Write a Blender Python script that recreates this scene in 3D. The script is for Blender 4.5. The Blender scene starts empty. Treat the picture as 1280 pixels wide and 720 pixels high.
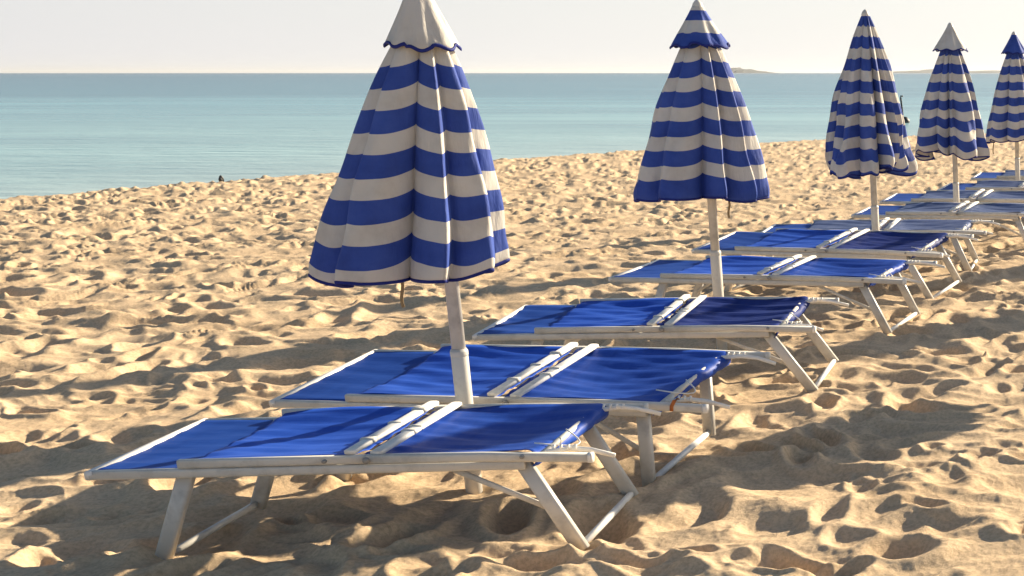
import bpy, bmesh, math, random
import numpy as np
from mathutils import Vector, Matrix

C = bpy.context.scene.collection
S = bpy.context.scene
R = math.radians

# ------------------------------------------------------------------ helpers
def tag(o, label=None, cat=None, group=None, kind=None):
    if label: o['label'] = label
    if cat: o['category'] = cat
    if group: o['group'] = group
    if kind: o['kind'] = kind
    return o

def empty(name, loc, rz=0):
    o = bpy.data.objects.new(name, None)
    o.empty_display_size = .2
    C.objects.link(o)
    o.location = loc
    o.rotation_euler = (0, 0, rz)
    return o

def obj(name, bm, mat, parent=None, smooth=True, bevel=0, solid=0, sub=0):
    me = bpy.data.meshes.new(name)
    bm.normal_update()
    bm.to_mesh(me)
    bm.free()
    if smooth:
        for p in me.polygons: p.use_smooth = True
    me.materials.append(mat)
    o = bpy.data.objects.new(name, me)
    C.objects.link(o)
    if parent: o.parent = parent
    if solid:
        m = o.modifiers.new('thickness', 'SOLIDIFY'); m.thickness = solid; m.offset = 0
    return o

def tube_path(bm, pts, w, h, up=(0, 0, 1), n=10, power=3.0, caps=True):
    """sweep a rounded-rectangle (superellipse) section along pts; w across, h along 'up'"""
    pts = [Vector(p) for p in pts]
    rings = []
    for i, p in enumerate(pts):
        if i == 0: d = pts[1] - pts[0]
        elif i == len(pts) - 1: d = pts[-1] - pts[-2]
        else: d = (pts[i + 1] - p).normalized() + (p - pts[i - 1]).normalized()
        d.normalize()
        u = Vector(up)
        s = d.cross(u)
        if s.length < 1e-4: s = d.cross(Vector((0, 1, 0)))
        s.normalize()
        u = s.cross(d).normalized()
        ring = []
        for k in range(n):
            a = 2 * math.pi * (k + .5) / n
            c, q = math.cos(a), math.sin(a)
            r = (abs(c) ** power + abs(q) ** power) ** (-1 / power)
            ring.append(bm.verts.new(p + s * (c * r * w / 2) + u * (q * r * h / 2)))
        rings.append(ring)
    for a, b in zip(rings, rings[1:]):
        for k in range(n):
            bm.faces.new((a[k], a[(k + 1) % n], b[(k + 1) % n], b[k]))
    if caps:
        bm.faces.new(list(reversed(rings[0])))
        bm.faces.new(rings[-1])
    return rings

def lathe(bm, prof, n=24, center=(0, 0)):
    rings = []
    for r, z in prof:
        rings.append([bm.verts.new((center[0] + r * math.cos(2 * math.pi * k / n), center[1] + r * math.sin(2 * math.pi * k / n), z)) for k in range(n)])
    for a, b in zip(rings, rings[1:]):
        for k in range(n):
            bm.faces.new((a[k], a[(k + 1) % n], b[(k + 1) % n], b[k]))
    bm.faces.new(list(reversed(rings[0]))); bm.faces.new(rings[-1])

def disc_y(bm, x, y, z, r, d, n=14):
    """short cylinder with its axis along y"""
    a = [bm.verts.new((x + r * math.cos(2 * math.pi * k / n), y, z + r * math.sin(2 * math.pi * k / n))) for k in range(n)]
    b = [bm.verts.new((x + r * .8 * math.cos(2 * math.pi * k / n), y - d, z + r * .8 * math.sin(2 * math.pi * k / n))) for k in range(n)]
    for k in range(n):
        bm.faces.new((a[k], a[(k + 1) % n], b[(k + 1) % n], b[k]))
    bm.faces.new(list(reversed(b))); bm.faces.new(a)

# ------------------------------------------------------------------ noise in numpy
def hash2(ix, iy, seed):
    n = (ix.astype(np.int64) * 374761393 + iy.astype(np.int64) * 668265263 + seed * 1442695041) & 0xffffffff
    n = ((n ^ (n >> 13)) * 1274126177) & 0xffffffff
    n = ((n ^ (n >> 16)) * 2246822519) & 0xffffffff
    return ((n ^ (n >> 15)) & 0xffffff) / float(0x1000000)

def gnoise(x, y, seed):
    ix, iy = np.floor(x), np.floor(y)
    fx, fy = x - ix, y - iy
    u, v = fx * fx * fx * (fx * (fx * 6 - 15) + 10), fy * fy * fy * (fy * (fy * 6 - 15) + 10)
    def g(dx, dy):
        a = hash2(ix + dx, iy + dy, seed) * 2 * math.pi
        return np.cos(a) * (fx - dx) + np.sin(a) * (fy - dy)
    return ((g(0, 0) * (1 - u) + g(1, 0) * u) * (1 - v) + (g(0, 1) * (1 - u) + g(1, 1) * u) * v) * 1.5

def dimples(x, y, cell, seed, a0, b0, depth, keep=.9):
    """footprint-like oval hollows with a pushed-up rim, one or so per cell"""
    h = np.zeros_like(x)
    cx, cy = np.floor(x / cell), np.floor(y / cell)
    for dx in (-1, 0, 1):
        for dy in (-1, 0, 1):
            jx, jy = cx + dx, cy + dy
            px = (jx + hash2(jx, jy, seed)) * cell
            py = (jy + hash2(jx, jy, seed + 1)) * cell
            an = hash2(jx, jy, seed + 2) * math.pi
            sc = .7 + .7 * hash2(jx, jy, seed + 3)
            dp = depth * (.35 + .9 * hash2(jx, jy, seed + 4)) * (hash2(jx, jy, seed + 5) < keep)
            ca, sa = np.cos(an), np.sin(an)
            ex, ey = x - px, y - py
            u = (ex * ca + ey * sa) / (a0 * sc)
            v = (-ex * sa + ey * ca) / (b0 * sc)
            d = np.sqrt(u * u + v * v)
            tilt = 1 + .6 * np.clip(u, -1.5, 1.5)
            h += -dp * tilt * np.exp(-d ** 3 * 1.1) + dp * .55 * np.exp(-((d - 1.35) / .38) ** 2)
    return h

# ------------------------------------------------------------------ materials
def mat(name):
    m = bpy.data.materials.new(name); m.use_nodes = True
    nt = m.node_tree
    return m, nt, nt.nodes['Principled BSDF']

def N(nt, t, **kw):
    n = nt.nodes.new(t)
    for k, v in kw.items():
        if hasattr(n, k): setattr(n, k, v)
        else: n.inputs[k].default_value = v
    return n

def noise_node(nt, vec, scale, detail=4, rough=.5):
    n = nt.nodes.new('ShaderNodeTexNoise')
    n.inputs['Scale'].default_value = scale; n.inputs['Detail'].default_value = detail; n.inputs['Roughness'].default_value = rough
    if vec is not None: nt.links.new(vec, n.inputs['Vector'])
    return n

def ramp(nt, fac, stops):
    r = nt.nodes.new('ShaderNodeValToRGB')
    el = r.color_ramp.elements
    while len(el) < len(stops): el.new(.5)
    for e, (p, c) in zip(el, stops):
        e.position = p; e.color = (*c, 1) if len(c) == 3 else c
    nt.links.new(fac, r.inputs['Fac'])
    return r

def bump(nt, h, strength, dist, b):
    n = nt.nodes.new('ShaderNodeBump'); n.inputs['Strength'].default_value = strength; n.inputs['Distance'].default_value = dist
    nt.links.new(h, n.inputs['Height']); nt.links.new(n.outputs['Normal'], b.inputs['Normal'])
    return n

def mapped(nt, kind='Object', scale=(1, 1, 1)):
    tc = nt.nodes.new('ShaderNodeTexCoord'); mp = nt.nodes.new('ShaderNodeMapping')
    mp.inputs['Scale'].default_value = scale
    nt.links.new(tc.outputs[kind], mp.inputs['Vector'])
    return mp.outputs['Vector']

# sand
M_SAND, nt, b = mat('dry_sand')
geo = nt.nodes.new('ShaderNodeNewGeometry')
n1 = noise_node(nt, geo.outputs['Position'], 1.3, 5, .6)
n2 = noise_node(nt, geo.outputs['Position'], 55, 6, .7)
r1 = ramp(nt, n1.outputs['Fac'], [(.3, (.65, .475, .30)), (.7, (.735, .56, .375))])
r2 = ramp(nt, n2.outputs['Fac'], [(.32, (.66, .64, .62)), (.58, (1.06, 1.05, 1.03))])
mx = N(nt, 'ShaderNodeMixRGB', blend_type='MULTIPLY'); mx.inputs[0].default_value = .8
nt.links.new(r1.outputs[0], mx.inputs[1]); nt.links.new(r2.outputs[0], mx.inputs[2])
# wet strip close to the water (height of the ground itself)
sx = nt.nodes.new('ShaderNodeSeparateXYZ'); nt.links.new(geo.outputs['Position'], sx.inputs[0])
mr = N(nt, 'ShaderNodeMapRange'); mr.inputs[1].default_value = -.30; mr.inputs[2].default_value = -.16
mr.inputs[3].default_value = 1; mr.inputs[4].default_value = 0
nt.links.new(sx.outputs['Z'], mr.inputs[0])
mw = N(nt, 'ShaderNodeMixRGB', blend_type='MIX'); mw.inputs[2].default_value = (.22, .16, .11, 1)
nt.links.new(mr.outputs[0], mw.inputs[0]); nt.links.new(mx.outputs[0], mw.inputs[1])
nt.links.new(mw.outputs[0], b.inputs['Base Color'])
b.inputs['Roughness'].default_value = .95
b.inputs['Specular IOR Level'].default_value = .15
n3 = noise_node(nt, geo.outputs['Position'], 38, 10, .8)
bump(nt, n3.outputs['Fac'], .65, .016, b)

# sea water
M_SEA, nt, b = mat('sea_water')
geo = nt.nodes.new('ShaderNodeNewGeometry')
sx = nt.nodes.new('ShaderNodeSeparateXYZ'); nt.links.new(geo.outputs['Position'], sx.inputs[0])
# depth of water grows away from the sand: shallow pale turquoise to deeper blue
at = nt.nodes.new('ShaderNodeAttribute'); at.attribute_name = 'shore_distance'
lg = N(nt, 'ShaderNodeMath', operation='LOGARITHM'); lg.inputs[1].default_value = 10
nt.links.new(at.outputs['Fac'], lg.inputs[0])
mr = N(nt, 'ShaderNodeMapRange'); mr.inputs[1].default_value = .3; mr.inputs[2].default_value = 3.3
nt.links.new(lg.outputs[0], mr.inputs[0])
rc = ramp(nt, mr.outputs[0], [(0, (.42, .54, .53)), (.25, (.30, .49, .51)), (.5, (.16, .36, .43)), (.8, (.06, .18, .26)), (1, (.03, .11, .18))])
vs = N(nt, 'ShaderNodeMapping'); vs.inputs['Scale'].default_value = (.02, .11, .1)
nt.links.new(geo.outputs['Position'], vs.inputs['Vector'])
np_ = noise_node(nt, vs.outputs[0], 1.0, 5, .6)
rp = ramp(nt, np_.outputs['Fac'], [(.35, (.72, .78, .82)), (.65, (1.18, 1.15, 1.12))])
mx = N(nt, 'ShaderNodeMixRGB', blend_type='MULTIPLY'); mx.inputs[0].default_value = 1
nt.links.new(rc.outputs[0], mx.inputs[1]); nt.links.new(rp.outputs[0], mx.inputs[2])
nt.links.new(mx.outputs[0], b.inputs['Base Color'])
b.inputs['Roughness'].default_value = .22
b.inputs['IOR'].default_value = 1.33
vs = N(nt, 'ShaderNodeMapping'); vs.inputs['Scale'].default_value = (.55, 1.5, 1)
vs.inputs['Rotation'].default_value = (0, 0, R(-14))
nt.links.new(geo.outputs['Position'], vs.inputs['Vector'])
nw = noise_node(nt, vs.outputs[0], .9, 5, .55)
bump(nt, nw.outputs['Fac'], 1.0, .11, b)

# painted aluminium
def metal_mat(name, col, rough):
    m, nt, b = mat(name)
    v = mapped(nt)
    n = noise_node(nt, v, 9, 6, .65)
    r = ramp(nt, n.outputs['Fac'], [(.18, (.20, .12, .07)), (.30, tuple(c * .74 for c in col)), (.5, col), (.75, tuple(min(1, c * 1.06) for c in col))])
    nt.links.new(r.outputs[0], b.inputs['Base Color'])
    n2 = noise_node(nt, v, 70, 3, .6)
    r2 = ramp(nt, n2.outputs['Fac'], [(.3, (rough * .8,) * 3), (.7, (rough * 1.3,) * 3)])
    nt.links.new(r2.outputs[0], b.inputs['Roughness'])
    bump(nt, n2.outputs['Fac'], .15, .002, b)
    return m
M_RAIL = metal_mat('weathered_white_tube', (.62, .60, .555), .40)
M_BAR = metal_mat('white_enamel_bar', (.82, .80, .76), .38)
M_POLE = metal_mat('pole_paint', (.62, .595, .545), .38)
M_BOLT = metal_mat('grey_bolt', (.30, .29, .28), .4)
M_DARK = metal_mat('dark_plastic', (.03, .03, .035), .5)

def cloth_mat(name, col, col2, sc=(14, 3, 3), trans=.18, rough=.62):
    m, nt, b = mat(name)
    v = mapped(nt, 'Object', sc)
    n = noise_node(nt, v, 1.0, 5, .6)
    r = ramp(nt, n.outputs['Fac'], [(.3, col), (.7, col2)])
    nt.links.new(r.outputs[0], b.inputs['Base Color'])
    b.inputs['Roughness'].default_value = rough
    b.inputs['Specular IOR Level'].default_value = .18
    v2 = mapped(nt, 'Object', (3.0, 14, 6))
    n2 = noise_node(nt, v2, 1.0, 5, .6)
    bump(nt, n2.outputs['Fac'], .3, .012, b)
    tr = nt.nodes.new('ShaderNodeBsdfTranslucent')
    nt.links.new(r.outputs[0], tr.inputs['Color'])
    ms = nt.nodes.new('ShaderNodeMixShader'); ms.inputs[0].default_value = trans
    nt.links.new(b.outputs[0], ms.inputs[1]); nt.links.new(tr.outputs[0], ms.inputs[2])
    nt.links.new(ms.outputs[0], nt.nodes['Material Output'].inputs['Surface'])
    return m
M_BLUE = cloth_mat('blue_mesh_cloth', (.016, .082, .50), (.036, .125, .64), trans=.12, rough=.5, sc=(5, 2.2, 3))
M_NAVY = cloth_mat('dark_navy_cloth', (.012, .030, .17), (.020, .045, .24), trans=.1, rough=.6)  # darker blue than the other seat cloths
M_SEAT = cloth_mat('worn_blue_seat_cloth', (.013, .060, .36), (.026, .092, .47), trans=.1, rough=.5)
M_FADED = cloth_mat('faded_grey_blue_cloth', (.09, .13, .28), (.15, .19, .34), trans=.1, rough=.5)
M_HEAD = cloth_mat('blue_head_cloth', (.010, .056, .31), (.016, .074, .38), trans=.1, rough=.55)
M_TRIM = cloth_mat('blue_binding', (.012, .022, .17), (.018, .030, .21), trans=.05)
M_STRAP = cloth_mat('faded_strap', (.30, .20, .10), (.42, .30, .16), trans=.05)
M_ORANGE = cloth_mat('orange_strap', (.42, .13, .04), (.55, .20, .07), trans=.05)

# striped canopy cloth (stripe coordinate kept in the UV map, along each rib)
def stripe_mat():
    m, nt, b = mat('striped_canvas')
    uv = nt.nodes.new('ShaderNodeUVMap'); uv.uv_map = 'rib'
    sp = nt.nodes.new('ShaderNodeSeparateXYZ'); nt.links.new(uv.outputs[0], sp.inputs[0])
    ob = mapped(nt, 'Object', (1, 1, 1))
    wn = noise_node(nt, ob, 7, 2, .5)
    ws = N(nt, 'ShaderNodeMath', operation='MULTIPLY_ADD'); ws.inputs[1].default_value = .05; ws.inputs[2].default_value = -.025
    nt.links.new(wn.outputs['Fac'], ws.inputs[0])
    ad = N(nt, 'ShaderNodeMath', operation='ADD'); nt.links.new(sp.outputs['Y'], ad.inputs[0]); nt.links.new(ws.outputs[0], ad.inputs[1])
    fr = N(nt, 'ShaderNodeMath', operation='FRACT'); nt.links.new(ad.outputs[0], fr.inputs[0])
    lt = N(nt, 'ShaderNodeMath', operation='LESS_THAN'); lt.inputs[1].default_value = .53
    nt.links.new(fr.outputs[0], lt.inputs[0])
    n1 = noise_node(nt, ob, 6, 5, .6)
    w = ramp(nt, n1.outputs['Fac'], [(.28, (.56, .52, .47)), (.5, (.68, .65, .60)), (.75, (.73, .70, .66))])
    bl = ramp(nt, n1.outputs['Fac'], [(.28, (.034, .068, .30)), (.5, (.045, .092, .40)), (.75, (.062, .118, .46))])
    mx = N(nt, 'ShaderNodeMixRGB'); nt.links.new(lt.outputs[0], mx.inputs[0])
    nt.links.new(w.outputs[0], mx.inputs[1]); nt.links.new(bl.outputs[0], mx.inputs[2])
    nt.links.new(mx.outputs[0], b.inputs['Base Color'])
    b.inputs['Roughness'].default_value = .7
    b.inputs['Specular IOR Level'].default_value = .2
    v2 = mapped(nt, 'Object', (16, 16, 4))
    n2 = noise_node(nt, v2, 1.0, 5, .6)
    bump(nt, n2.outputs['Fac'], .65, .015, b)
    tr = nt.nodes.new('ShaderNodeBsdfTranslucent'); nt.links.new(mx.outputs[0], tr.inputs['Color'])
    ms = nt.nodes.new('ShaderNodeMixShader'); ms.inputs[0].default_value = .15
    nt.links.new(b.outputs[0], ms.inputs[1]); nt.links.new(tr.outputs[0], ms.inputs[2])
    nt.links.new(ms.outputs[0], nt.nodes['Material Output'].inputs['Surface'])
    return m
M_STRIPE = stripe_mat()

M_ROCK, nt, b = mat('wet_dark_rock')
b.inputs['Base Color'].default_value = (.02, .02, .022, 1); b.inputs['Roughness'].default_value = .5
M_HILL, nt, b = mat('coastal_scrub')
v = mapped(nt, 'Object', (.01, .01, .03)); n = noise_node(nt, v, 1, 5, .6)
r = ramp(nt, n.outputs['Fac'], [(.35, (.04, .055, .06)), (.65, (.08, .09, .095))]); nt.links.new(r.outputs[0], b.inputs['Base Color'])
b.inputs['Roughness'].default_value = 1

# ------------------------------------------------------------------ ground
CREST_Y = np.array([-60, -20, 0, 10, 15, 19.5, 20.8, 22.3, 24.6, 28.8, 31.5, 37.4, 40.9, 44, 50, 70, 120.])
CREST_X = np.array([-40, -27, -21.5, -19.2, -18.0, -17.15, -16.6, -16.15, -15.7, -14.4, -13.0, -10.1, -6.4, -2.5, 8, 50, 170.])
def crest_d(x, y):
    """metres beyond the crest of the beach, towards the sea (positive = sea side)"""
    cx = np.interp(y, CREST_Y, CREST_X)
    sl = (np.interp(y + .5, CREST_Y, CREST_X) - np.interp(y - .5, CREST_Y, CREST_X))
    return (cx - x) / np.sqrt(1 + sl * sl)

WATER_Z = -.24
# sand heaped up round the feet that have sunk in
FEET = [(-2.30, 4.88), (-2.33, 5.44), (-2.45, 5.72), (-2.38, 6.32), (-2.10, 7.44), (-2.06, 8.02), (-3.80, 4.74), (-3.12, 5.61), (-3.08, 8.59), (-2.03, 9.2), (-1.98, 9.8)]
def sand_z(x, y):
    wx = x + .18 * gnoise(x * 1.1, y * 1.1, 71) + .05 * gnoise(x * 3.3, y * 3.3, 72)
    wy = y + .18 * gnoise(x * 1.1, y * 1.1, 73) + .05 * gnoise(x * 3.3, y * 3.3, 74)
    h = .018 * gnoise(x * .35, y * .35, 1) + .021 * gnoise(x * 1.3, y * 1.3, 2)
    h += .026 * (.5 - np.abs(gnoise(wx * 2.3, wy * 2.6, 3)))
    h += .011 * (.5 - np.abs(gnoise(wx * 4.7, wy * 5.6, 4))) + .004 * gnoise(wx * 11, wy * 11, 5) + .0018 * gnoise(x * 24, y * 24, 6)
    rp = 1 - np.abs(gnoise(wx * 1.5 + .4 * wy, wy * 4.6, 8))
    h += .022 * rp ** 3 * (.5 + gnoise(x * .6, y * .6, 9))
    h += .0012 * gnoise(x * 41, y * 41, 7) * np.clip(1.6 - y / 9, 0, 1)
    h += dimples(wx, wy, .42, 11, .155, .088, .040)
    h += dimples(wx, wy, .27, 31, .095, .06, .018, .7)
    h += dimples(wx, wy, .80, 51, .27, .15, .032, .6)
    h = h * np.interp(y, [5, 9, 16], [1, .95, .90])
    d = crest_d(x, y)
    fade = np.clip(1 - np.clip(d, 0, None) / 1.6, 0, 1)
    h = h * (.15 + .85 * fade)
    h = h - .035 * np.exp(-((x + 3.85) ** 2 + (y - 5.05) ** 2) / .14)
    h = h - .05 * np.exp(-((x + 2.33) / .16) ** 2 - ((y - 5.14) / .24) ** 2)
    for fx, fy in FEET:
        q = np.sqrt((x - fx) ** 2 + (y - fy) ** 2)
        h = h + .014 * np.exp(-((q - .06) / .055) ** 2)
    k = np.clip(d + .5, 0, None)
    h = h - np.where(k < 1, .06 * k * k, .06 + .12 * (k - 1))
    return np.maximum(h, -2.2) - .020

def make_sand():
    u = np.concatenate([np.linspace(-14000, -600, 60)[:-1], np.linspace(-600, -120, 120)[:-1], np.linspace(-120, 1400, 1050)[:-1],
                        np.linspace(1400, 2400, 260)[:-1], np.linspace(2400, 16000, 60)])
    v = np.concatenate([np.linspace(760, 640, 130)[:-1], np.linspace(640, 165, 560)])
    y = 1700 * 1.75 / (v - 91.)
    y = np.concatenate([np.linspace(-30, y[0], 60)[:-1], y, np.linspace(y[-1], 140, 40)[1:]])
    U, Y = np.meshgrid(u, y)
    X = (U - 1500) / 1700 * np.maximum(Y, y[60])
    Z = sand_z(X, Y)
    nr, nc = X.shape
    co = np.stack([X, Y, Z], -1).reshape(-1, 3).astype(np.float32)
    idx = np.arange(nr * nc).reshape(nr, nc)
    f = np.stack([idx[:-1, :-1], idx[:-1, 1:], idx[1:, 1:], idx[1:, :-1]], -1).reshape(-1, 4).astype(np.int32)
    me = bpy.data.meshes.new('sand')
    me.vertices.add(len(co)); me.vertices.foreach_set('co', co.ravel())
    me.loops.add(f.size); me.loops.foreach_set('vertex_index', f.ravel())
    me.polygons.add(len(f)); me.polygons.foreach_set('loop_start', np.arange(0, f.size, 4, dtype=np.int32))
    me.polygons.foreach_set('use_smooth', np.ones(len(f), dtype=bool))
    me.update(calc_edges=True); me.validate()
    me.materials.append(M_SAND)
    o = bpy.data.objects.new('sand', me); C.objects.link(o)
    tag(o, kind='structure')
make_sand()

def make_sea():
    ys = np.concatenate([np.linspace(-60, 60, 61), np.geomspace(64, 40000, 50)])
    xs = np.concatenate([-np.geomspace(40000, 60, 45), np.linspace(-58, 60, 60), np.geomspace(64, 40000, 45)])
    X, Y = np.meshgrid(xs, ys)
    nr, nc = X.shape
    D = np.maximum(crest_d(X, Y), .3)
    D = np.where(Y > 120, np.maximum(D, Y * .6), D)
    co = np.stack([X, Y, np.full_like(X, WATER_Z)], -1).reshape(-1, 3)
    idx = np.arange(nr * nc).reshape(nr, nc)
    f = np.stack([idx[:-1, :-1], idx[:-1, 1:], idx[1:, 1:], idx[1:, :-1]], -1).reshape(-1, 4)
    me = bpy.data.meshes.new('sea')
    me.from_pydata(co.tolist(), [], f.tolist())
    at = me.attributes.new('shore_distance', 'FLOAT', 'POINT')
    at.data.foreach_set('value', D.ravel().astype(np.float32))
    me.materials.append(M_SEA)
    o = bpy.data.objects.new('sea', me); C.objects.link(o)
    tag(o, kind='structure')
make_sea()

# far coast and island
def make_hill(name, x0, x1, y, prof, depth, seed):
    n = 90; m = 9
    rnd = random.Random(seed)
    bm = bmesh.new(); g = []
    px = [p[0] for p in prof]; pz = [p[1] for p in prof]
    for i in range(n + 1):
        t = i / n
        h = float(np.interp(t, px, pz))
        h *= 1 + .10 * math.sin(t * 37 + seed) + .07 * math.sin(t * 83)
        row = []
        for j in range(m + 1):
            s = j / m
            e = math.sin(math.pi * s) ** .7
            row.append(bm.verts.new((x0 + (x1 - x0) * t + rnd.uniform(-6, 6), y + depth * (s - .5), WATER_Z - .5 + h * e * rnd.uniform(.93, 1.0))))
        g.append(row)
    for i in range(n):
        for j in range(m):
            bm.faces.new((g[i][j], g[i + 1][j], g[i + 1][j + 1], g[i][j + 1]))
    o = obj(name, bm, M_HILL)
    tag(o, kind='structure')
make_hill('hills', -2530, -2160, 7000, [(0, 5), (.1, 16), (.22, 28), (.4, 30), (.6, 24), (.8, 13), (1, 2)], 300, 1)
make_hill('hills', -2000, 900, 8500, [(0, 3), (.05, 12), (.10, 15), (.12, 28), (.14, 15), (.4, 16), (.7, 17), (1, 14)], 500, 5)

# ------------------------------------------------------------------ sun loungers
def sheet(f, x0, x1, y0, y1, nx=40, ny=24):
    bm = bmesh.new(); g = []
    for i in range(nx + 1):
        g.append([bm.verts.new(f(x0 + (x1 - x0) * i / nx, y0 + (y1 - y0) * j / ny, i / nx, j / ny)) for j in range(ny + 1)])
    for i in range(nx):
        for j in range(ny):
            bm.faces.new((g[i][j], g[i + 1][j], g[i + 1][j + 1], g[i][j + 1]))
    return bm

def make_lounger(loc, yaw, L, z0, z1, label, seed, W=.66, seat=None, back=None, leg_out=.19, head_out=.14, wave=1.0, orange=False, lift=0.):
    rnd = random.Random(seed)
    k = L / 1.73
    root = empty('sun_lounger', (loc[0], loc[1], 0), R(yaw))
    tag(root, label, 'sun lounger', 'sun loungers in a row along the beach')
    zr = lambda y: z0 + (z1 - z0) * y / W             # underside of the upper frame
    T = .034
    for y in (0, W):
        bm = bmesh.new()
        tube_path(bm, [(0, y, zr(y) - T / 2 - .001), (.6 * k, y, zr(y) - T / 2 - .001), (1.50 * k, y, zr(y) - T / 2 - .001)], .026, T, n=16, power=6)
        obj('base_rail', bm, M_RAIL, root)
        bm = bmesh.new()
        s = 1 if y else -1
        tube_path(bm, [(.305 * k, y + s * .004, zr(y) + T / 2 + lift), (.95 * k, y + s * .004, zr(y) + T / 2 + .002)], .024, T * .96, n=16, power=6)
        obj('back_rail', bm, M_RAIL, root)
        bm = bmesh.new()
        tube_path(bm, [(.952 * k, y + s * .004, zr(y) + T / 2 + .002), (1.35 * k, y + s * .004, zr(y) + T / 2), (1.73 * k, y + s * .004, zr(y) + T / 2 - .012)], .028, T, n=16, power=6)
        r_ = obj('seat_rail', bm, M_RAIL, root)
        bm = bmesh.new()
        tube_path(bm, [(1.73 * k, y + s * .004, zr(y) + T / 2 - .012), (1.745 * k, y + s * .004, zr(y) + T / 2 - .0125)], .032, T + .004, n=12, power=6)
        obj('end_cap', bm, M_RAIL if y else M_BAR, r_)
        # bolts on the outer face
        for bx, r, in ((.81, .008), (.955, .013), (1.50, .009)):
            bm = bmesh.new()
            disc_y(bm, bx * k, (y + s * .016), zr(y) + T / 2, r, -s * .010)
            bmesh.ops.recalc_face_normals(bm, faces=bm.faces)
            obj('bolt', bm, M_BOLT, root)
    # head bar
    bm = bmesh.new(); tube_path(bm, [(0, -.013, zr(0) - T / 2), (0, W / 2, zr(W / 2) - T / 2), (0, W + .013, zr(W) - T / 2)], .028, T, n=14, power=5)
    obj('head_bar', bm, M_BAR, root)
    bm = bmesh.new(); tube_path(bm, [(1.545 * k, .012, zr(0) + .004), (1.545 * k, W - .012, zr(W) + .004)], .026, .026, n=12, power=2)
    obj('foot_bar', bm, M_RAIL, root)
    # two cross bars at the hinge with their brackets
    for i, bx in enumerate((.895, .985)):
        bm = bmesh.new()
        zz = .046 - .006 * i
        tube_path(bm, [(bx * k, -.004, zr(0) + zz), (bx * k + .004, W * .5, zr(W / 2) + zz + .003), (bx * k, W + .004, zr(W) + zz)], .042, .018, n=14, power=5)
        cb = obj('cross_bar', bm, M_BAR, root)
        for f in ((.22, .5, .8) if i == 0 else (.40, .47)):
            bm = bmesh.new()
            y = W * f + rnd.uniform(-.02, .02)
            tube_path(bm, [(bx * k - .024, y, zr(y) + zz + .004), (bx * k + .024, y, zr(y) + zz + .006)], .03, .020, n=10, power=5)
            obj('bracket', bm, M_RAIL, cb)
    # cloth panels
    ph = rnd.uniform(0, 6)
    def wr(x, y): return .7 * wave * (.0035 * math.sin(y * 46 + 5 * math.sin(x * 3.1 + ph) + ph) + .003 * math.sin(y * 83 + x * 9 + 2 * ph)
                                 + .005 * math.sin(x * 7 + y * 11 + ph))
    bw = lambda b_: (4 * b_ * (1 - b_))
    def f_head(x, y, a, b_): return (x, y, zr(y) - .004 - .022 * bw(b_) * (.35 + .65 * a) + .5 * wr(x, y))
    obj('head_panel', sheet(f_head, .006, .55 * k, .008, W - .008), M_HEAD, root, solid=.003)
    def f_back(x, y, a, b_):
        end = math.exp(-a * 9) * .012
        return (x, y, zr(y) + T * .95 + lift * (1 - a) - .040 * bw(b_) ** .8 * (.35 + .65 * math.sin(math.pi * min(1, a * .9 + .1))) - end + wr(x, y))
    obj('back_panel', sheet(f_back, .315 * k, .90 * k, .006, W - .006, 44, 30), back or M_BLUE, root, solid=.003)
    x0, x1 = .915 * k, 1.60 * k
    roll = .035
    def f_seat(x, y, a, b_):
        # the cloth runs flat, then rolls over the foot bar and hangs under it
        d = x - 1.52 * k - .05 * (b_ - .3)
        z = zr(y) + T * .9 - .044 * bw(b_) ** .8 * math.sin(math.pi * min(1, a * 1.05)) - .010 * math.exp(-a * 8) + wr(x, y)
        if d > 0:
            an = min(d / roll, 2.6)
            x = x - d + roll * math.sin(an); z = z - roll * (1 - math.cos(an))
        return (x, y, z)
    obj('seat_panel', sheet(f_seat, x0, x1 + .06, .008, W - .008, 60, 30), seat or M_SEAT, root, solid=.003)
    # U-shaped leg frames: two legs and the bar between their feet
    zg = -.015
    for tx, out, br in ((.315 * k, -head_out, .0), (1.475 * k, leg_out, 1)):
        for y, yy in ((0, .030), (W, W - .030)):
            bm = bmesh.new()
            gz = zg if y == 0 else zg + (z1 - z0) * .8
            tube_path(bm, [(tx, yy, zr(y) - .006), (tx + out, yy, gz)], .032, .056, up=(1, 0, 0), n=20, power=7)
            obj('leg', bm, M_RAIL, root)
        bm = bmesh.new()
        tube_path(bm, [(tx + out * .99, .042, zg + .016), (tx + out * .99, W - .042, zg + .016 + (z1 - z0) * .8)], .026, .026, n=12, power=2.5)
        obj('leg_bar', bm, M_BAR if br else M_RAIL, root)
    bm = bmesh.new()
    tube_path(bm, [(1.20 * k, .045, zr(0) - .03), (1.475 * k + leg_out * .62, .052, zr(0) * .36)], .007, .022, n=10, power=4, up=(0, 0, 1))
    obj('brace', bm, M_RAIL, root)
    bm = bmesh.new()
    tube_path(bm, [(.52 * k, W - .05, zr(W) - .03), (.315 * k - head_out * .55, W - .052, zr(W) * .40)], .007, .022, n=10, power=4)
    obj('brace', bm, M_RAIL, root)
    # notched support arms folded out beyond the seat rails
    for y in (.05, W - .05):
        bm = bmesh.new()
        j = rnd.uniform(-.02, .02)
        z = zr(y)
        tube_path(bm, [(1.56 * k, y, z + .012), (1.64 * k, y + .02 + j, z + .018), (1.71 * k, y + .022 + j, z + .010),
                       (1.79 * k + j, y + .024 + j, z - .016)], .010, .018, n=8, power=4)
        for q in range(4):
            tx = 1.58 * k + q * .026
            tube_path(bm, [(tx, y + .012, z + .018), (tx + .004, y + .018, z + .036)], .010, .010, n=6, power=3)
        obj('support_arm', bm, M_BAR, root)
    bm = bmesh.new()
    pts = []
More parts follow.
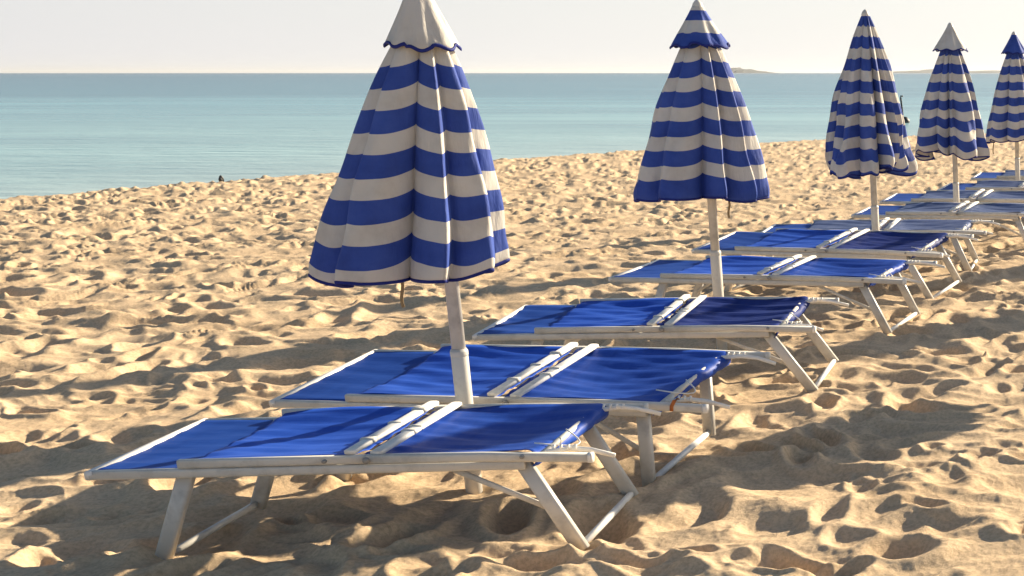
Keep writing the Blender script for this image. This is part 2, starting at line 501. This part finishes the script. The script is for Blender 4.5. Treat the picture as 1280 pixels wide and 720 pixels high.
    for q in range(9):
        a = q / 8
        pts.append((1.50 * k + .10 * math.sin(a * math.pi) + .06 * a, .10 + .16 * a, zr(.2) + .030 - .035 * math.sin(a * math.pi) + .01 * a))
    tube_path(bm, pts, .006, .006, n=6, power=2)
    obj('wire_loop', bm, M_BAR, root)
    if orange:
        bm = bmesh.new()
        for q in range(3):
            a = .025 * q
            tube_path(bm, [(1.60 * k + a * .5, -.022, zr(0) - .004), (1.60 * k + a * .6, -.024, zr(0) + T * .5), (1.61 * k + a * .6, -.018, zr(0) + T + .006), (1.61 * k + a * .5, .02, zr(0) + T + .006)], .016, .006, n=6, power=3, up=(0, 1, .2)) if q == 1 else None
        obj('strap', bm, M_ORANGE, root)
    return root

rows = [
 # loc(near head corner), yaw, length, z near, z far, label, seed, extra
 ((-3.985, 4.70), 5.2, 1.73, .350, .372, 'nearest blue sun lounger in the foreground with open folding legs and white cross bars', 1, dict()),
 ((-4.06, 5.80), -5.3, 1.96, .345, .435, 'blue sun lounger touching the biggest umbrella pole, with a small orange strap', 2, dict(leg_out=.0, head_out=.1, orange=True, wave=1.15)),
 ((-3.97, 7.32), 3.7, 1.82, .345, .395, 'lounger with dark navy cloth, third from the camera, its steel legs splayed on the sand', 3, dict(leg_out=.25, seat=M_NAVY, wave=1.8)),
 ((-4.12, 9.42), -7.2, 2.12, .350, .385, 'lounger behind the second umbrella pole with bright blue backrest, slim rail in front', 4, dict(leg_out=.18)),
 ((-4.10, 10.95), -11.5, 2.12, .350, .42, 'lounger right in front of the third umbrella pole, legs pointing at the right', 5, dict(leg_out=.21, seat=M_NAVY)),
 ((-3.92, 11.98), 3.0, 2.00, .345, .37, 'lounger just behind the third umbrella pole, its foot end sticking out right', 6, dict(leg_out=.15, seat=M_FADED, back=M_FADED)),
 ((-3.50, 13.70), -5.0, 1.95, .350, .38, 'grey blue lounger in front of the fourth umbrella pole, under the pale grey top umbrella', 7, dict(leg_out=.15, seat=M_FADED, back=M_FADED)),
 ((-3.55, 15.15), -3.0, 1.95, .350, .38, 'grey blue lounger just behind the fourth umbrella pole, in the distance', 8, dict(leg_out=.15, seat=M_FADED, back=M_FADED)),
 ((-3.20, 16.65), -3.0, 1.95, .350, .38, 'lounger in front of the farthest umbrella pole at the right edge of the photo', 9, dict(leg_out=.15, seat=M_FADED, back=M_FADED)),
 ((-3.10, 18.55), -2.0, 1.95, .350, .38, 'farthest lounger, a thin blue strip behind the farthest umbrella pole', 10, dict(leg_out=.15, seat=M_FADED, back=M_FADED)),
]
for loc, yaw, L, z0, z1, label, seed, ex in rows:
    make_lounger(loc, yaw, L, z0, z1, label, seed, **ex)

# ------------------------------------------------------------------ closed umbrellas
def make_umbrella(loc, ztip, zhem, rad, label, seed, nr, sfreq, sphase, vent='white', off=(0, 0), rough=0., droop=.03, front=0., strap_at=None, ground=0., amp=1.0, group='closed striped umbrellas in a row', vr=.165, folds=None, drop=None, last=99):
    rnd = random.Random(seed)
    root = empty('beach_umbrella', (loc[0], loc[1], 0))
    tag(root, label, 'umbrella', group)
    # ---- pole in two telescoping tubes
    zj = .62 + rnd.uniform(-.03, .05)
    bm = bmesh.new(); lathe(bm, [(.033, -.35), (.033, zj), (.030, zj + .008)], 20)
    pole = obj('pole', bm, M_POLE, root)
    bm = bmesh.new(); lathe(bm, [(.027, zj + .006), (.027, ztip - .03)], 18)
    obj('upper_pole', bm, M_POLE, pole)
    bm = bmesh.new(); lathe(bm, [(.0335, zj - .022), (.0345, zj - .018), (.0345, zj - .004), (.0335, zj + .002)], 20)
    obj('collar', bm, M_POLE, pole)
    # ---- canopy
    ang = [0.]
    w = [1 + rnd.uniform(-.38, .38) for _ in range(nr)]
    tot = sum(w); a0 = rnd.uniform(0, 6.28); acc = 0
    edges = []
    for q in w:
        edges.append(acc); acc += q / tot * 2 * math.pi
    edges.append(2 * math.pi)
    rj = [1 + rnd.uniform(-.07, .09) for _ in range(nr)]; rj.append(rj[0])
    va = [rnd.uniform(.10, .30) * amp for _ in range(nr)]
    vp = [rnd.choice((rnd.uniform(.36, .6), rnd.uniform(1.4, 2.4))) for _ in range(nr)]
    hj = [rnd.uniform(-1, 1) * (.018 + rough * .05) for _ in range(nr)]; hj.append(hj[0])
    hm = [rnd.uniform(.2, 1) * droop for _ in range(nr)]
    ph = [rnd.uniform(0, 6.28) for _ in range(4)]
    face = math.degrees(math.atan2(-loc[1], -loc[0]))
    if folds:
        # folds given as (ridge angle, depth of the valley after it, where the valley sits)
        nr = len(folds); a0 = R(face + folds[0][0])
        edges = [R(f_[0] - folds[0][0]) for f_ in folds] + [2 * math.pi]
        va = [1 - math.cos((edges[q + 1] - edges[q]) / 2) + folds[q][1] for q in range(nr)]
        vp = [f_[2] for f_ in folds]
        rj = [1 + rnd.uniform(-.03, .05) for _ in range(nr)]; rj.append(rj[0])
        hj = [rnd.uniform(-1, 1) * .026 for _ in range(nr)]; hj.append(hj[0])
        hm = [rnd.uniform(.2, 1) * droop for _ in range(nr)]
    top = .10 if vent else .02
    H = ztip - top - zhem
    def prof(t):
        return .035 + (rad - .035) * (.30 * (1 - (1 - t) ** 3) + .70 * t) 
    NA, NT = 30 * nr if nr <= 9 else 24 * nr, 64
    def seg(k_, na):
        th = 2 * math.pi * k_ / na
        i = max(j for j in range(nr) if edges[j] <= th + 1e-9)
        u = (th - edges[i]) / (edges[i + 1] - edges[i])
        return th, i, min(1., max(0., u))
    def surf(k_, na, t, grow=0.):
        th, i, u = seg(k_, na)
        e = u * u * (3 - 2 * u)
        rr = rj[i] * (1 - e) + rj[i + 1] * e
        up = u ** vp[i]
        val = 1 - abs(2 * up - 1) ** .8 if 0 < up < 1 else 0.
        dep = va[i] * (.70 + .45 * t)
        r = prof(t) * rr * (1 - dep * val)
        r *= 1 + rough * .10 * math.sin(th * 5 + t * 9 + ph[0]) * t + rough * .06 * math.sin(th * 13 - t * 14 + ph[1]) * t
        r += .005 * t * math.sin(th * 8 + t * 7 + ph[1]) + .004 * t * math.sin(th * 11 - t * 16 + ph[0]) + .006 * t * math.sin(t * 12 + th * 3 + ph[2]) + .004 * math.sin(th * 17 + t * 21 + ph[3]) * t
        # hem turns in a little
        tk = max(0, t - .93) / .07
        r -= .016 * tk * tk * (1 + rough)
        hem = hj[i] * (1 - e) + hj[i + 1] * e - hm[i] * math.sin(math.pi * u)
        z = ztip - top - H * t + hem * t ** 3 + front * t * t * math.cos(th + a0 + math.pi / 2) 
        r += grow
        tw = th + a0 + (.04 if folds else .10) * math.sin(t * 3 + ph[0]) * t
        if drop:
            dd = (math.degrees(th + a0) - face - drop[0] + 180) % 360 - 180
            z -= drop[1] * math.exp(-(dd / drop[2]) ** 2) * t ** 4
        s = (1 - (1 - t) ** 1.0)
        x = r * math.cos(tw) + off[0] * t ** 1.2
        y = r * math.sin(tw) + off[1] * t ** 1.2
        sc = (H * t + top) + .05 * dep * val * 2 - .02 * math.sin(math.pi * u) * t
        return x, y, z, sc
    bm = bmesh.new(); uvl = bm.loops.layers.uv.new('rib')
    g = []
    for k_ in range(NA):
        col = []
        for j in range(NT + 1):
            x, y, z, sc = surf(k_, NA, j / NT)
            v_ = bm.verts.new((x, y, z)); col.append((v_, min(sc * sfreq + sphase, last) + 20))
        g.append(col)
    for k_ in range(NA):
        a, b_ = g[k_], g[(k_ + 1) % NA]
        for j in range(NT):
            f = bm.faces.new((a[j][0], a[j + 1][0], b_[j + 1][0], b_[j][0]))
            for lp, q in zip(f.loops, (a[j], a[j + 1], b_[j + 1], b_[j])):
                lp[uvl].uv = (k_ / NA, q[1])
    can = obj('canopy', bm, M_STRIPE, root, solid=.003)
    bm = bmesh.new()
    rim = [surf(k_, NA, 1.0)[:3] for k_ in range(NA)] ; rim.append(rim[0])
    tube_path(bm, rim, .008, .016, n=6, power=3, caps=False)
    obj('hem_trim', bm, M_TRIM, can)
    # ---- vent cap
    if vent:
        bm = bmesh.new(); uvl = bm.loops.layers.uv.new('rib'); g = []
        nv = 96; n8 = 8; pa = rnd.uniform(0, 6)
        zb = ztip - .245
        vj = [rnd.uniform(-1, 1) for _ in range(n8)]
        def vs(k_, t):
            th = 2 * math.pi * k_ / nv
            sc_ = math.cos(n8 * th + pa)
            r = .028 + (vr - .028) * (.9 * t + .1 * t ** 3) * (1 + .11 * (abs(sc_) ** .6 * (1 if sc_ > 0 else -1)) * t ** .7 * (1.3 - .9 * t ** 4) + .04 * math.sin(3 * th + pa) * t)
            z = ztip - (ztip - zb) * t - .009 * sc_ * t ** 3 + .012 * vj[int(k_ / nv * n8)] * t ** 3
            return (r * math.cos(th) + off[0] * .06, r * math.sin(th) + off[1] * .06, z)
        NV = 16
        for k_ in range(nv):
            g.append([bm.verts.new(vs(k_, j / NV)) for j in range(NV + 1)])
        def vcol(t):
            if vent == 'white': return .8
            if vent == 'blue': return .2
            return .2 if (t > .70 or .12 < t < .36) else .8
        for k_ in range(nv):
            for j in range(NV):
                f = bm.faces.new((g[k_][j], g[k_][j + 1], g[(k_ + 1) % nv][j + 1], g[(k_ + 1) % nv][j]))
                for lp in f.loops: lp[uvl].uv = (0, vcol((j + .5) / NV))
        ve = obj('vent', bm, M_STRIPE, root, solid=.003)
        bm = bmesh.new(); rim = [vs(k_ % nv, 1.0) for k_ in range(nv + 1)]
        tube_path(bm, rim, .007, .014, n=6, power=3, caps=False)
        obj('hem_trim', bm, M_TRIM, ve)
    bm = bmesh.new(); lathe(bm, [(.031, ztip - .03), (.034, ztip - .01), (.028, ztip + .012), (.014, ztip + .03), (.004, ztip + .036)], 16, (off[0] * .05, off[1] * .05))
    obj('finial', bm, M_POLE, root)
    if strap_at:
        x, y, zt, ln = strap_at
        bm = bmesh.new()
        pts = [(x + .006 * math.sin(q), y, zt - ln * q / 6 + .03) for q in range(7)]
        tube_path(bm, pts, .014, .004, n=6, power=3, up=(0, 1, 0))
        obj('tie_strap', bm, M_STRAP, can)
    return root

make_umbrella((-3.12, 5.61), 2.10, .965, .372, 'largest and nearest closed umbrella in broad blue and white stripes with a white top', 21, 8, 5.97, -1.96, 'white', off=(-.13, -.02), droop=.05, amp=1.5, folds=[(-84, .20, 1.2), (-52, .34, 1.5), (16, .25, .66), (46, .26, 1.2), (86, .2, 1), (135, .2, 1.5), (185, .2, .8), (230, .2, 1)], drop=(-165, .035, 45), vr=.13, strap_at=(-.27, .1, .88, .14))
make_umbrella((-3.08, 8.59), 2.155, .985, .41, 'second largest closed umbrella, blue and white stripes with a blue bottom edge and striped top', 33, 8, 5.7, -1.96, 'stripe', last=4.48, off=(-.06, 0), droop=.02, folds=[(-88, .05, 1.5), (-62, .15, 1.2), (-34, .32, 1.7), (22, .27, .66), (52, .28, .66), (84, .2, .6), (130, .25, 1), (190, .2, 1.4), (230, .2, .8)], strap_at=(.14, -.1, .95, .12), vr=.17)
make_umbrella((-2.83, 11.83), 2.24, .93, .385, 'middle closed umbrella without a flared top, many narrow folds and a ragged pale hem', 45, 15, 5.5, -1.08, None, off=(-.04, 0), rough=.9, droop=.05, amp=1.7)
make_umbrella((-2.61, 14.59), 2.23, .93, .40, 'closed striped umbrella with a plain pale grey top, second from the right edge', 57, 12, 5.45, -2.15, 'white', off=(-.03, 0), rough=.8, droop=.06, amp=1.6, vr=.175)
make_umbrella((-2.41, 18.06), 2.24, .88, .41, 'farthest closed umbrella, cut by the right edge of the photo, with a blue top', 69, 11, 5.1, -2.1, 'blue', off=(-.02, 0), rough=.3, droop=.04, amp=1.4, strap_at=(-.31, 0, .86, .19))
# the next row, outside the picture on the right: it throws the wide shadows on the sand
for i, (x, y) in enumerate(((.08, 8.55), (.3, 11.6), (.6, 14.7))):
    make_umbrella((x, y), 2.2, .93, .40, 'closed umbrella of the next row, out of frame right, throwing a shadow on sand', 80 + i, 8, 5.5, -1.9, 'white', group='umbrellas of the next row')

# ------------------------------------------------------------------ small dark things at the water
bm = bmesh.new()
bmesh.ops.create_icosphere(bm, subdivisions=3, radius=1)
for v in bm.verts:
    p = v.co
    q = 1 + .12 * math.sin(p.x * 4 + 1) + .1 * math.sin(p.y * 5 + p.z * 3)
    v.co = (p.x * .040 * q, p.y * .042 * q, p.z * .058 * q)
rk = obj('rock', bm, M_ROCK)
rk.location = (-15.98, 22.3, .045)
tag(rk, 'tiny dark rock standing at the edge of the sand, left of the largest umbrella', 'rock')

post = empty('marker_post', (-12.1, 56, WATER_Z))
tag(post, 'thin dark marker post standing in the sea between the third and fourth umbrellas', 'post')
bm = bmesh.new(); tube_path(bm, [(.06, 0, -.3), (.02, 0, .4), (-.03, 0, 1.0), (-.04, 0, 1.06), (.06, 0, 1.06)], .07, .07, n=10, power=3)
obj('stake', bm, M_DARK, post)
bm = bmesh.new(); lathe(bm, [(.05, -.1), (.19, -.02), (.20, .1), (.08, .24)], 16, (.1, 0))
obj('float', bm, M_DARK, post)

# ------------------------------------------------------------------ sea air
bm = bmesh.new(); bmesh.ops.create_cube(bm, size=1)
for v in bm.verts: v.co = (v.co.x * 84000, v.co.y * 84000, -3.5 + (v.co.z + .5) * 70)
M_AIR = bpy.data.materials.new('sea_air'); M_AIR.use_nodes = True
nt = M_AIR.node_tree; nt.nodes.remove(nt.nodes['Principled BSDF'])
pv = nt.nodes.new('ShaderNodeVolumePrincipled'); pv.inputs['Color'].default_value = (.92, .94, .97, 1)
pv.inputs['Density'].default_value = 5e-5; pv.inputs['Anisotropy'].default_value = .3
nt.links.new(pv.outputs[0], nt.nodes['Material Output'].inputs['Volume'])
tag(obj('haze', bm, M_AIR, smooth=False), kind='stuff')

# ------------------------------------------------------------------ light, sky, camera
SKY = .059
HAZE_L, HAZE_R = (.37, .37, .39), (.465, .46, .447)
EL, AZ = R(20), (.64, .77)        # sun direction on the ground plan: to the right and a little beyond
n_ = math.hypot(*AZ); ax, ay = AZ[0] / n_, AZ[1] / n_
sd = Vector((ax * math.cos(EL), ay * math.cos(EL), math.sin(EL)))
sl = bpy.data.lights.new('sun', 'SUN'); sl.energy = 5.0; sl.angle = R(.6); sl.color = (1, .85, .62)
so = bpy.data.objects.new('sun', sl); C.objects.link(so)
so.rotation_euler = (-sd).to_track_quat('-Z', 'Y').to_euler()

w = bpy.data.worlds.new('World'); S.world = w; w.use_nodes = True
nt = w.node_tree
sk = nt.nodes.new('ShaderNodeTexSky'); sk.sky_type = 'NISHITA'; sk.sun_disc = False
sk.sun_elevation = EL; sk.sun_rotation = math.atan2(ax, ay)
sk.altitude = 0; sk.air_density = 1.0; sk.dust_density = 1.0; sk.ozone_density = 1.0
bg = nt.nodes['Background']; bg.inputs['Strength'].default_value = SKY
nt.links.new(sk.outputs[0], bg.inputs['Color'])
# pale sea haze low over the horizon, part of the sky itself
tc = nt.nodes.new('ShaderNodeTexCoord'); sp = nt.nodes.new('ShaderNodeSeparateXYZ')
nt.links.new(tc.outputs['Generated'], sp.inputs[0])
rz = ramp(nt, sp.outputs['Z'], [(0, (.92,) * 3), (.055, (.80,) * 3), (.11, (.25,) * 3), (.22, (0,) * 3)])
dx = nt.nodes.new('ShaderNodeVectorMath'); dx.operation = 'DOT_PRODUCT'
nt.links.new(tc.outputs['Generated'], dx.inputs[0]); dx.inputs[1].default_value = (ax, ay, 0)
rh = ramp(nt, dx.outputs['Value'], [(0, HAZE_L), (.75, HAZE_R)])
hz = nt.nodes.new('ShaderNodeBackground'); hz.inputs['Strength'].default_value = 1
nt.links.new(rh.outputs[0], hz.inputs['Color'])
mw = nt.nodes.new('ShaderNodeMixShader')
nt.links.new(rz.outputs[0], mw.inputs[0]); nt.links.new(bg.outputs[0], mw.inputs[1]); nt.links.new(hz.outputs[0], mw.inputs[2])
nt.links.new(mw.outputs[0], nt.nodes['World Output'].inputs['Surface'])

cam = bpy.data.cameras.new('camera'); co = bpy.data.objects.new('camera', cam); C.objects.link(co)
co.location = (0, 0, 1.75)
cam.sensor_width = 36; cam.lens = 36 * 1700 / 1280
cam.shift_x = -860 / 1280; cam.shift_y = 70 / 1280
co.rotation_euler = (R(90) - math.atan((430 - 91) / 1700), 0, 0)
cam.clip_start = .1; cam.clip_end = 60000
S.camera = co
S.view_settings.view_transform = 'Standard'; S.view_settings.look = 'None'
S.view_settings.exposure = 1.12; S.view_settings.gamma = 1; S.view_settings.use_curve_mapping = False
